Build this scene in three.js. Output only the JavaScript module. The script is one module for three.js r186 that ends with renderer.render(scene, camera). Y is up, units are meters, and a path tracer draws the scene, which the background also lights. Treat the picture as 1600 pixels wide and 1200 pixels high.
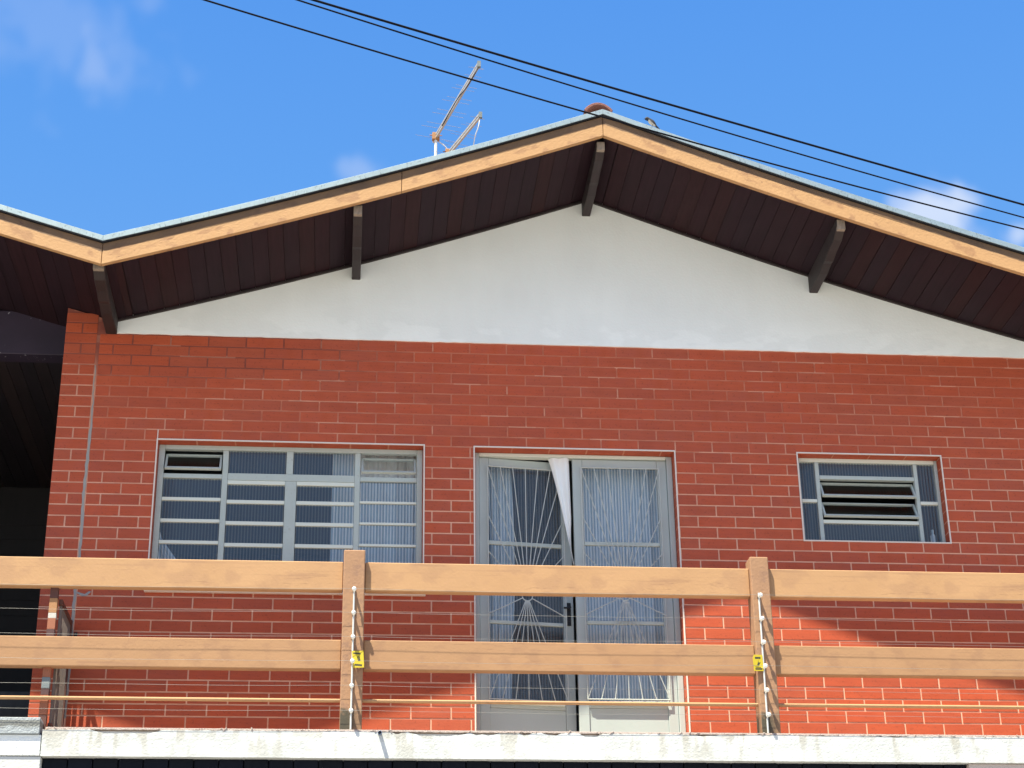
import * as THREE from 'three';
import { RoundedBoxGeometry } from 'three/addons/geometries/RoundedBoxGeometry.js';
import { mergeGeometries } from 'three/addons/utils/BufferGeometryUtils.js';

// ------------------------------------------------------------------ camera, sky, sun, exposure
const scene = new THREE.Scene();
const R = Math.PI / 180;
const camera = new THREE.PerspectiveCamera(23.77732, 4 / 3, 0.1, 2000);
camera.position.set(-1.6823, 1.6, 11.5);
camera.rotation.set(24.5967 * R, -5.51465 * R, -0.84787 * R, 'YXZ');
scene.add(camera);
const EXPOSURE = 2.6;
const SUN_FROM = new THREE.Vector3(-1.06, 3.38, 1.0).normalize();
const sun = new THREE.DirectionalLight(new THREE.Color().setRGB(1, 0.965, 0.77), 5);
sun.name = 'sun';
sun.position.copy(SUN_FROM).multiplyScalar(40).add(new THREE.Vector3(0, 5, 0));
sun.target.position.set(0, 5, 0);
sun.castShadow = true;
Object.assign(sun.shadow.camera, { left: -14, right: 14, top: 14, bottom: -14, near: 1, far: 90 });
sun.shadow.mapSize.set(4096, 4096);
sun.shadow.radius = 1;
scene.add(sun, sun.target);

function rng(seed) { let s = seed >>> 0; return () => { s = (s + 0x6d2b79f5) >>> 0; let t = Math.imul(s ^ (s >>> 15), 1 | s); t = (t + Math.imul(t ^ (t >>> 7), 61 | t)) ^ t; return ((t ^ (t >>> 14)) >>> 0) / 4294967296; }; }
const rand = rng(20240611);
const clamp = (x, a = 0, b = 1) => Math.min(b, Math.max(a, x));
const lerp = (a, b, t) => a + (b - a) * t;
const sstep = (a, b, x) => { const t = clamp((x - a) / (b - a)); return t * t * (3 - 2 * t); };
const lattice = new Float32Array(65536); { const r = rng(7); for (let i = 0; i < 65536; i++) lattice[i] = r(); }
function vnoise(x, y, px, py, seed = 0) {              // value noise, repeats every px, py cells
  const xi = Math.floor(x), yi = Math.floor(y), fx = x - xi, fy = y - yi, u = fx * fx * (3 - 2 * fx), v = fy * fy * (3 - 2 * fy);
  const m = (a, p) => ((a % p) + p) % p, h = (a, b) => lattice[(m(a, px) * 157 + m(b, py) * 7919 + seed * 3571) & 65535];
  return lerp(lerp(h(xi, yi), h(xi + 1, yi), u), lerp(h(xi, yi + 1), h(xi + 1, yi + 1), u), v);
}
function fbm(u, v, bx, by, oct, seed) {                // u, v in 0..1, tileable
  let s = 0, a = 0.5, n = 0;
  for (let i = 0; i < oct; i++) { s += a * vnoise(u * bx, v * by, bx, by, seed + i * 17); n += a; a *= 0.5; bx *= 2; by *= 2; }
  return s / n;
}
{ // the sky: deep blue, paler towards the horizon, a few loose small clouds
  const W = 2048, H = 1024, data = new Float32Array(W * H * 4);
  const stops = [[-90, .34, .33, .31], [-0.5, .36, .37, .38], [0, .80, .90, 1.02], [8, .52, .72, .98], [20, .19, .455, .93], [31, .124, .37, .885], [37, .098, .325, .86], [60, .075, .26, .74], [90, .055, .205, .64]];
  const spots = [[-11.6, 34.7, 3.2, 1.5, .11, 2.2], [-9.8, 33.75, .5, .85, .20, 2.2], [.2, 31.15, .95, .34, .2, 2], [20.3, 28.95, 1.1, .55, .65, 2], [23.2, 27.95, .7, .38, .6, 2]]; // azimuth to the right of -z, height, sizes, strength
  for (let j = 0; j < H; j++) {
    const el = ((j + 0.5) / H - 0.5) * 180;
    let k = 0; while (k < stops.length - 2 && el > stops[k + 1][0]) k++;
    const t = clamp((el - stops[k][0]) / (stops[k + 1][0] - stops[k][0])), base = [1, 2, 3].map((c) => lerp(stops[k][c], stops[k + 1][c], t));
    for (let i = 0; i < W; i++) {
      const u = (i + 0.5) / W, ph = (u - 0.5) * 2 * Math.PI, e = el * R, x = Math.cos(ph) * Math.cos(e), y = Math.sin(e), z = Math.sin(ph) * Math.cos(e);
      const az = Math.atan2(x, -z) / R;
      const cs = x * SUN_FROM.x + y * SUN_FROM.y + z * SUN_FROM.z;
      const glow = 1.1 * Math.pow(Math.max(0, cs), 24) + 0.42 * Math.pow(Math.max(0, cs), 5);
      let c = 0;
      if (el > 0) {
        const n = fbm(u, (el + 90) / 180, 48, 40, 5, 3), big = fbm(u, (el + 90) / 180, 9, 10, 3, 31);
        c = sstep(0.57, 0.80, n * 0.62 + big * 0.50) * 0.85 * sstep(2, 8, el) * (1 - sstep(22, 27, el) * (1 - sstep(44, 52, el)) * (1 - sstep(60, 80, Math.abs(az)))) * (1 - sstep(50, 75, el));
        const f = fbm(u, (el + 90) / 180, 320, 160, 4, 77);
        for (const [sa, se, wa, we, st, soft] of spots) {
          const r = Math.hypot((az - sa) / wa, (el - se) / we);
          if (r < 2.2) c = Math.max(c, st * sstep(1, 0, r * 0.62 + (f - 0.5) * 2.3 / (soft * 0.5)));
        }
      }
      c = clamp(c);
      const o = (j * W + i) * 4;
      for (let q = 0; q < 3; q++) data[o + q] = (lerp(base[q] * (1 + glow * .6) + glow * 0.25, [1.0, 1.02, 1.05][q], c * .9)) / EXPOSURE;
      data[o + 3] = 1;
    }
  }
  const tex = new THREE.DataTexture(data, W, H, THREE.RGBAFormat, THREE.FloatType);
  tex.mapping = THREE.EquirectangularReflectionMapping; tex.magFilter = tex.minFilter = THREE.LinearFilter; tex.wrapS = THREE.RepeatWrapping; tex.needsUpdate = true;
  scene.background = tex; scene.environment = tex;
}
const renderer = new THREE.WebGLRenderer({ antialias: true });
renderer.setSize(1024, 768);
renderer.toneMapping = THREE.LinearToneMapping;
renderer.toneMappingExposure = EXPOSURE;
renderer.shadowMap.enabled = true;

// ------------------------------------------------------------------ textures and materials
const s8 = (l) => 255 * (l <= 0.0031308 ? 12.92 * l : 1.055 * Math.pow(Math.max(l, 0), 1 / 2.4) - 0.055);
function colorTex(w, h, fn, rep = true) {              // fn(u, v) -> linear rgb
  const d = new Uint8Array(w * h * 4);
  for (let j = 0; j < h; j++) for (let i = 0; i < w; i++) {
    const c = fn((i + 0.5) / w, (j + 0.5) / h), o = (j * w + i) * 4;
    d[o] = clamp(s8(clamp(c[0])), 0, 255); d[o + 1] = clamp(s8(clamp(c[1])), 0, 255); d[o + 2] = clamp(s8(clamp(c[2])), 0, 255); d[o + 3] = 255;
  }
  return finish(new THREE.DataTexture(d, w, h), rep, true);
}
function grayTex(w, h, fn, rep = true) {
  const d = new Uint8Array(w * h * 4);
  for (let j = 0; j < h; j++) for (let i = 0; i < w; i++) { const v = clamp(fn((i + 0.5) / w, (j + 0.5) / h)) * 255, o = (j * w + i) * 4; d[o] = d[o + 1] = d[o + 2] = v; d[o + 3] = 255; }
  return finish(new THREE.DataTexture(d, w, h), rep, false);
}
function finish(t, rep, srgb) {
  t.magFilter = THREE.LinearFilter; t.minFilter = THREE.LinearMipmapLinearFilter; t.generateMipmaps = true;
  t.wrapS = t.wrapT = rep ? THREE.RepeatWrapping : THREE.ClampToEdgeWrapping;
  if (srgb) t.colorSpace = THREE.SRGBColorSpace;
  t.needsUpdate = true; return t;
}
function scaled(t, w, h) { const c = t.clone(); c.repeat.set(1 / w, 1 / h); c.needsUpdate = true; return c; }   // uv are metres
const rgb = (r, g, b) => new THREE.Color().setRGB(r, g, b);
const std = (o) => new THREE.MeshStandardMaterial(o);
const mixc = (a, b, t) => [lerp(a[0], b[0], t), lerp(a[1], b[1], t), lerp(a[2], b[2], t)];

// ochre paint on timber: mottled, with grain, scuffs and grime
const ochreTex = colorTex(1024, 512, (u, v) => {
  const g = fbm(u, v, 6, 60, 4, 1), m = fbm(u, v, 10, 6, 5, 9), s = fbm(u, v, 22, 12, 4, 21), line = fbm(u, v, 3, 90, 3, 40), hair = fbm(u, v, 2, 26, 5, 47);
  let c = mixc([.41, .222, .104], [.47, .262, .126], m);
  c = mixc(c, [.34, .18, .095], sstep(.50, .76, s) * .48);
  c = mixc(c, [.28, .145, .08], sstep(.66, .86, g) * .4 + sstep(.70, .86, line) * .35);
  c = mixc(c, [.20, .10, .055], .5 * sstep(.008, .002, Math.abs(hair - .5)) * sstep(.5, .66, fbm(u, v, 5, 8, 2, 53)));
  return c;
});
const fasciaTex = colorTex(1024, 512, (u, v) => {
  const m = fbm(u, v, 14, 5, 5, 109), s = fbm(u, v, 26, 14, 5, 121), k = fbm(u, v, 60, 34, 3, 140), g = fbm(u, v, 10, 50, 3, 160);
  let c = mixc([.42, .225, .098], [.50, .275, .122], m);
  c = mixc(c, [.31, .15, .07], sstep(.58, .76, s) * .6);
  c = mixc(c, [.22, .10, .05], sstep(.72, .84, k) * sstep(.5, .62, s) * .8);
  c = mixc(c, [.35, .18, .088], sstep(.62, .8, g) * .35);
  c = mixc(c, [.070, .040, .026], .97 * sstep(.112, .124, v + (fbm(u, v, 34, 6, 3, 171) - .5) * .018) * (.8 + .4 * (m - .5)));   // ragged dark brown band along the top edge
  return c;
});
const bumpFine = grayTex(512, 512, (u, v) => fbm(u, v, 40, 40, 4, 5));
const M = {};
M.ochre = std({ map: scaled(ochreTex, 2.3, 0.9), roughness: .72, bumpMap: scaled(bumpFine, .5, .5), bumpScale: .0006 });
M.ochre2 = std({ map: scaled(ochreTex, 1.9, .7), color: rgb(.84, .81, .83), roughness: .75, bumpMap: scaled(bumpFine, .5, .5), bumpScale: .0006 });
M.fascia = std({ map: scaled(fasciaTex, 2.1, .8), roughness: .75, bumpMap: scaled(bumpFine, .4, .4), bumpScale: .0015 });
M.post = std({ roughness: .8, bumpMap: scaled(bumpFine, .5 / .135, .5 / 1.155), bumpScale: .0012, map: colorTex(128, 1024, (u, v) => { // whole post, v = height
  const m = fbm(u, v, 2, 14, 5, 61), s = fbm(u, v, 4, 30, 4, 66);
  let c = mixc([.30, .158, .088], [.37, .20, .108], m);
  c = mixc(c, [.24, .13, .085], sstep(.5, .75, s) * .55);
  for (const y of [.14, .29, .46, .63, .71]) c = mixc(c, [.25, .13, .08], .5 * sstep(.0022, .0006, Math.abs(v - y - .004 * (fbm(u, y, 3, 3, 2, 5) - .5))));
  c = mixc(c, [.05, .045, .03], sstep(.135, .085, v + (fbm(u, v, 6, 60, 3, 90) - .5) * .06) * (.35 + .6 * sstep(.9, .3, u)) );
  return c; }) });
// dark stained boards under the eaves
const darkTex = colorTex(512, 512, (u, v) => { const g = fbm(u, v, 40, 4, 4, 201), m = fbm(u, v, 5, 4, 4, 222); const k = .55 + .55 * g + .5 * (m - .5); return [k * .9, k * .9, k * .9]; });
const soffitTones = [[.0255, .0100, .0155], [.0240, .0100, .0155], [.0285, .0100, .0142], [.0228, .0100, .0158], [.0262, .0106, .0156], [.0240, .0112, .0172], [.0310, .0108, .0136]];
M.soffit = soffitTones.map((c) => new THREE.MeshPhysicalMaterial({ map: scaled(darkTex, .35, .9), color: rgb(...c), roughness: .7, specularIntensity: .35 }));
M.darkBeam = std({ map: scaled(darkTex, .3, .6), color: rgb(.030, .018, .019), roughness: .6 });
M.darkBack = std({ color: rgb(.012, .007, .008), roughness: .9 });
M.endGrain = std({ map: scaled(darkTex, .1, .1), color: rgb(.34, .26, .2), roughness: .6 });
M.porchBoard = [[.03, .018, .021], [.024, .016, .021], [.036, .021, .022]].map((c) => std({ map: scaled(darkTex, .35, .9), color: rgb(...c), roughness: .6 }));
M.porchDark = std({ map: scaled(darkTex, .8, .8), color: rgb(.011, .008, .011), roughness: .7 });
M.porchGray = std({ map: scaled(darkTex, .8, .8), color: rgb(.035, .035, .038), roughness: .7 });
M.porchBeam = std({ roughness: .55, map: colorTex(1024, 256, (u, v) => {      // old paint, flecked off along the top
  const m = fbm(u, v, 12, 3, 4, 301), f = fbm(u, v, 150, 16, 3, 311), top = sstep(.55, 1, v);
  let c = mixc([.024, .016, .030], [.042, .026, .048], m);
  return mixc(c, [.45, .42, .46], sstep(.86 - .10 * top, .90 - .10 * top, f) * (.2 + .8 * top)); }, true) });
M.porchBeam.map.repeat.set(1 / 2.4, 1 / .36);
// wall plaster
M.plaster = std({ roughness: .9, bumpMap: scaled(bumpFine, .5 / 8.2, .5 / 1.25), bumpScale: .0008, map: colorTex(1024, 256, (u, v) => {
  const m = fbm(u, v, 12, 4, 5, 401), st = fbm(u, v, 70, 3, 3, 411), p = fbm(u, v, 40, 12, 4, 421);
  let k = .83 + .06 * (m - .5) + .05 * (st - .5);
  const newPaint = sstep(.56, .68, p + .5 * (m - .5)) * sstep(.30, .0, v);
  k += newPaint * .05 + .04 * sstep(.6, 0, v);
  return [k, k * .995, k * .985]; }, false) });
M.ledge = std({ roughness: .85, bumpMap: scaled(bumpFine, .4 / 8.2, .4 / .165), bumpScale: .0018, map: colorTex(2048, 128, (u, v) => {
  const m = fbm(u, v, 60, 4, 5, 501), d = fbm(u, v, 130, 2, 2, 511), st = fbm(u, 0, 44, 2, 2, 521), f = fbm(u, v, 220, 14, 3, 531);
  let c = mixc([.53, .53, .52], [.64, .64, .635], sstep(.3, .7, m));
  const ds = fbm(u, v * .3, 170, 2, 3, 541); c = mixc(c, [.30, .25, .18], sstep(.60, .74, ds * .75 + st * .3) * (.35 + .65 * v) * .55);
  c = mixc(c, [.40, .36, .30], sstep(.62, .8, d) * sstep(.5, .95, v) * .5);
  c = mixc(c, [.36, .33, .29], sstep(.72, .8, f) * .35);
  c = mixc(c, [.45, .45, .45], .35 * sstep(.035, .01, Math.abs(v - .62 + .05 * (m - .5))));
  return c; }, false) });
M.capstone = std({ roughness: .9, bumpMap: scaled(bumpFine, .3, .3), bumpScale: .004, map: colorTex(512, 128, (u, v) => {
  const m = fbm(u, v, 20, 6, 5, 601), t = sstep(.45, .8, v + (fbm(u, v, 24, 5, 4, 611) - .5) * .6);
  return mixc(mixc([.30, .32, .34], [.40, .42, .44], m), [.15, .145, .13], t * .85); }) });
M.capstone.map.repeat.set(1 / 1.2, 1 / .103);
M.whitewash = std({ color: rgb(.76, .76, .75), roughness: .9, bumpMap: scaled(bumpFine, .4, .4), bumpScale: .004 });
M.pillar = std({ color: rgb(.55, .54, .53), roughness: .9, bumpMap: scaled(bumpFine, .4, .4), bumpScale: .002 });
M.pillarPink = std({ color: rgb(.52, .43, .40), roughness: .9, bumpMap: scaled(bumpFine, .4, .4), bumpScale: .002 });
M.gate = [[.0026, .004, .010], [.0034, .005, .012], [.003, .0045, .009]].map((c) => new THREE.MeshPhysicalMaterial({ color: rgb(...c), roughness: .6, specularIntensity: .3 }));
// glazed brick tiles
const brickTex = colorTex(512, 512, (u, v) => {
  const a = fbm(u, v, 5, 5, 4, 701), g = fbm(u, v, 6, 110, 3, 711), p = fbm(u, v, 90, 90, 2, 721);
  const k = .80 + .22 * a + .16 * (g - .5) - .22 * sstep(.74, .84, p); return [k, k * (.97 + .06 * a), k]; });
const brickMap = scaled(brickTex, .8, .8), brickBump = scaled(bumpFine, .25, .25), brickRough = scaled(grayTex(256, 256, (u, v) => .42 + .35 * fbm(u, v, 8, 8, 4, 731)), .5, .5);
const brickTones = [[.49, .082, .0285], [.515, .086, .028], [.46, .077, .0275], [.495, .081, .0265], [.47, .085, .033], [.525, .084, .0265]];
M.brick = brickTones.map((c) => std({ map: brickMap, roughnessMap: brickRough, color: rgb(...c), roughness: 1, bumpMap: brickBump, bumpScale: .0004 }));
const WX0 = -3.655, WX1 = 4.7;
M.mortar = std({ roughness: .92, map: colorTex(2048, 768, (u, v) => {          // joints: pale below, washed over with red higher up
  const X = lerp(WX0, WX1, u), Y = lerp(4.1, 7.4, v);
  const n = fbm(u, v, 26, 11, 4, 801), f = fbm(u, v, 120, 90, 3, 811);
  const row = (Y - 4.5172) / .0787, k0 = Math.round(row), flat = Math.abs(row - k0) < .14, kk = flat ? k0 * 2 : Math.floor(row) * 2 + 1, nn = Math.floor((X + 4) / .2587 * (flat ? 1.37 : 4));
  const own = lattice[(kk * 211 + nn * 3163 + 977) & 65535];              // each stretch of joint is washed over differently
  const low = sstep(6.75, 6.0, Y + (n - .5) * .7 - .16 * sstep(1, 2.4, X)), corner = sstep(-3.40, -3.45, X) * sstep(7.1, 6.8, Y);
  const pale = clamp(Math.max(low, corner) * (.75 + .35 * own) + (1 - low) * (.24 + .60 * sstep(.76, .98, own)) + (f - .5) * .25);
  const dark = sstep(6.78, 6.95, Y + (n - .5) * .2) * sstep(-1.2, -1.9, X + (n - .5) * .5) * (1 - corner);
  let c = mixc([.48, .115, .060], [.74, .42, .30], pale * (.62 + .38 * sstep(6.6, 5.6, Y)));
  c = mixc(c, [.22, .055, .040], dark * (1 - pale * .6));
  const k = .9 + .2 * f; return [c[0] * k, c[1] * k, c[2] * k]; }, false) });
M.filler = std({ color: rgb(.34, .32, .31), roughness: .95 });
M.trim = std({ color: rgb(.74, .64, .58), roughness: .7 });
// painted steel of the windows
M.steel = std({ roughness: .5, map: scaled(colorTex(256, 256, (u, v) => { const a = fbm(u, v, 6, 6, 4, 901), d = fbm(u, v, 50, 50, 3, 911), k = .95 + .1 * (a - .5); return mixc([.49 * k, .535 * k, .51 * k], [.36, .36, .33], sstep(.7, .82, d) * .5); }), .5, .5) });
M.steelDoor = std({ roughness: .5, map: scaled(colorTex(256, 256, (u, v) => { const a = fbm(u, v, 4, 4, 4, 921), k = .96 + .1 * (a - .5); return [.455 * k, .50 * k, .495 * k]; }), .9, .9) });
M.steelLit = std({ color: rgb(.70, .72, .65), roughness: .55 });  // paler copy of the steel, bounce light from below put into its colour
M.grille = std({ color: rgb(.50, .52, .50), roughness: .45 });
M.glass = new THREE.MeshPhysicalMaterial({ map: colorTex(32, 8, (u) => { const t = sstep(.18, .42, u) * sstep(.82, .58, u); return mixc([.44, .54, .64], [1, 1, 1], t); }), roughness: .05, transmission: .93, thickness: 0, ior: 1.7 });   // reeded: painted pale and dark stripes stand in for refraction at the ribs
M.vent = new THREE.MeshPhysicalMaterial({ color: rgb(.86, .90, .93), roughness: .03, transmission: 1, thickness: 0, ior: 1.45 });
M.sheet = new THREE.MeshPhysicalMaterial({ color: rgb(.93, .94, .94), roughness: .95, transmission: .1, thickness: 0, side: THREE.DoubleSide });
M.room = std({ color: rgb(.16, .16, .17), roughness: .95 });
M.roomFloor = std({ color: rgb(.14, .09, .06), roughness: .7 });
M.tin = std({ color: rgb(.38, .45, .47), metalness: .55, roughness: .42, map: scaled(colorTex(512, 64, (u, v) => { const a = fbm(u, v, 40, 4, 4, 941), d = fbm(u, v, 160, 12, 3, 951), k = .8 + .25 * a - .35 * sstep(.66, .8, d); return [k, k, k]; }), 1.3, .2) });
M.roofSheet = std({ color: rgb(.16, .11, .09), roughness: .85 });
M.roofTile = std({ color: rgb(.20, .072, .055), roughness: .8, bumpMap: scaled(bumpFine, .2, .2), bumpScale: .003 });
M.floorTile = std({ color: rgb(.40, .31, .25), roughness: .6 });
M.lip = std({ color: rgb(.50, .40, .36), roughness: .9, bumpMap: scaled(bumpFine, .15, .15), bumpScale: .004 });
M.alu = std({ color: rgb(.70, .68, .64), metalness: .4, roughness: .4 });
M.antenna = std({ color: rgb(.44, .42, .41), metalness: .3, roughness: .45 });
M.antennaRod = std({ color: rgb(.45, .42, .46), metalness: .5, roughness: .4 });
M.white = std({ color: rgb(.78, .78, .76), roughness: .5 });
M.black = std({ color: rgb(.009, .009, .013), roughness: .6 });
M.cable = new THREE.MeshPhysicalMaterial({ color: rgb(.006, .006, .010), roughness: .8, specularIntensity: .25 });
M.wire = std({ color: rgb(.30, .29, .28), metalness: .5, roughness: .5 });
M.rust = [[.10, .035, .025], [.075, .03, .03], [.36, .17, .07], [.30, .10, .05], [.5, .46, .42], [.16, .18, .19]].map((c) => std({ color: rgb(...c), roughness: .7, bumpMap: scaled(bumpFine, .1, .1), bumpScale: .001 }));
M.gateSlat = std({ color: rgb(.16, .125, .11), roughness: .6 });
M.blue = std({ color: rgb(.05, .09, .19), roughness: .5 });

// ------------------------------------------------------------------ helpers
const used = new Map();
function numbered(name) { const n = used.get(name) ?? 0; used.set(name, n + 1); return n ? name + '_' + String(n).padStart(3, '0') : name; }
function thing(name, label, category, [x, y, z] = [0, 0, 0], group) {
  const o = new THREE.Group(); o.name = numbered(name); o.position.set(x, y, z); o.userData = { label, category }; if (group) o.userData.group = group; scene.add(o); return o;
}
function add(parent, name, geo, mat, kind) {
  const m = new THREE.Mesh(geo, mat); m.name = numbered(name); m.castShadow = m.receiveShadow = true; if (kind) m.userData.kind = kind; parent.add(m); return m;
}
function part(parent, name) { const g = new THREE.Group(); g.name = numbered(name); parent.add(g); return g; }
function structure(name, geo, mat) { const m = add(scene, name, geo, mat, 'structure'); return m; }
function metric(geo, ox = 0, oy = 0) {                  // uv in metres from the dominant side of each face
  const g = geo.index ? geo.toNonIndexed() : geo, p = g.attributes.position, n = g.attributes.normal, uv = new Float32Array(p.count * 2);
  for (let i = 0; i < p.count; i++) {
    const ax = Math.abs(n.getX(i)), ay = Math.abs(n.getY(i)), az = Math.abs(n.getZ(i));
    let u, v; if (az >= ax && az >= ay) { u = p.getX(i); v = p.getY(i); } else if (ay >= ax) { u = p.getX(i); v = p.getZ(i); } else { u = p.getZ(i); v = p.getY(i); }
    uv[i * 2] = u + ox; uv[i * 2 + 1] = v + oy;
  }
  g.setAttribute('uv', new THREE.BufferAttribute(uv, 2)); return g;
}
function box(x0, x1, y0, y1, z0, z1, r = 0) {
  const w = x1 - x0, h = y1 - y0, d = z1 - z0;
  const g = r ? new RoundedBoxGeometry(w, h, d, 1, Math.min(r, w / 2.1, h / 2.1, d / 2.1)) : new THREE.BoxGeometry(w, h, d);
  g.translate((x0 + x1) / 2, (y0 + y1) / 2, (z0 + z1) / 2);
  return metric(g, 0, 0);
}
function merge(list) { return mergeGeometries(list.map((g) => { const q = g.index ? g.toNonIndexed() : g; for (const k of Object.keys(q.attributes)) if (!['position', 'normal', 'uv'].includes(k)) q.deleteAttribute(k); return q; })); }
function prism(pts, z0, z1, bevel = 0) {                // outline in x, y between two z
  const s = new THREE.Shape(pts.map(([x, y]) => new THREE.Vector2(x, y)));
  const g = new THREE.ExtrudeGeometry(s, { depth: z1 - z0 - 2 * bevel, bevelEnabled: bevel > 0, bevelThickness: bevel, bevelSize: bevel, bevelOffset: -bevel, bevelSegments: 1, steps: 1 });
  g.translate(0, 0, z0 + bevel); return metric(g);
}
function rod(a, b, r, seg = 6) {
  const A = new THREE.Vector3(...a), B = new THREE.Vector3(...b), L = A.distanceTo(B), g = new THREE.CylinderGeometry(r, r, L, seg, 1);
  g.applyQuaternion(new THREE.Quaternion().setFromUnitVectors(new THREE.Vector3(0, 1, 0), B.clone().sub(A).normalize())); g.translate(...A.add(B).multiplyScalar(.5).toArray()); return g.toNonIndexed();
}
function tube(pts, r, seg = 40, rad = 6) { return new THREE.TubeGeometry(new THREE.CatmullRomCurve3(pts.map((p) => new THREE.Vector3(...p))), seg, r, rad).toNonIndexed(); }

// ------------------------------------------------------------------ ground
{
  const asphalt = std({ roughness: .95, bumpMap: scaled(bumpFine, .6, .6), bumpScale: .006, map: scaled(colorTex(512, 512, (u, v) => { const a = fbm(u, v, 5, 5, 5, 1001), f = fbm(u, v, 120, 120, 2, 1011), k = .20 + .05 * (a - .5) + .05 * (f - .5); return [k, k * .98, k * .95]; }), 4, 4) });
  const paving = std({ roughness: .9, bumpMap: scaled(bumpFine, .6, .6), bumpScale: .003, map: scaled(colorTex(512, 512, (u, v) => { const a = fbm(u, v, 5, 5, 5, 1021), k = .43 + .12 * (a - .5); return [k, k * .96, k * .9]; }), 3, 3) });
  const earth = std({ roughness: 1, map: scaled(colorTex(256, 256, (u, v) => { const a = fbm(u, v, 5, 5, 5, 1031), k = .22 + .1 * (a - .5); return [k, k * .92, k * .8]; }), 9, 9) });
  const pl = (x0, x1, z0, z1, y) => { const g = new THREE.PlaneGeometry(x1 - x0, z1 - z0).rotateX(-Math.PI / 2).translate((x0 + x1) / 2, y, (z0 + z1) / 2); return metric(g); };
  structure('ground', pl(-900, 900, -900, 900, -.16), earth);
  structure('road', pl(-900, 900, 3.4, 9.9, -.12), asphalt);
  structure('pavement', box(-60, 60, -.15, 0, .62, 3.4, .02), paving);
  structure('pavement', box(-60, 60, -.15, 0, 9.9, 14.5, .02), paving);
}

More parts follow.
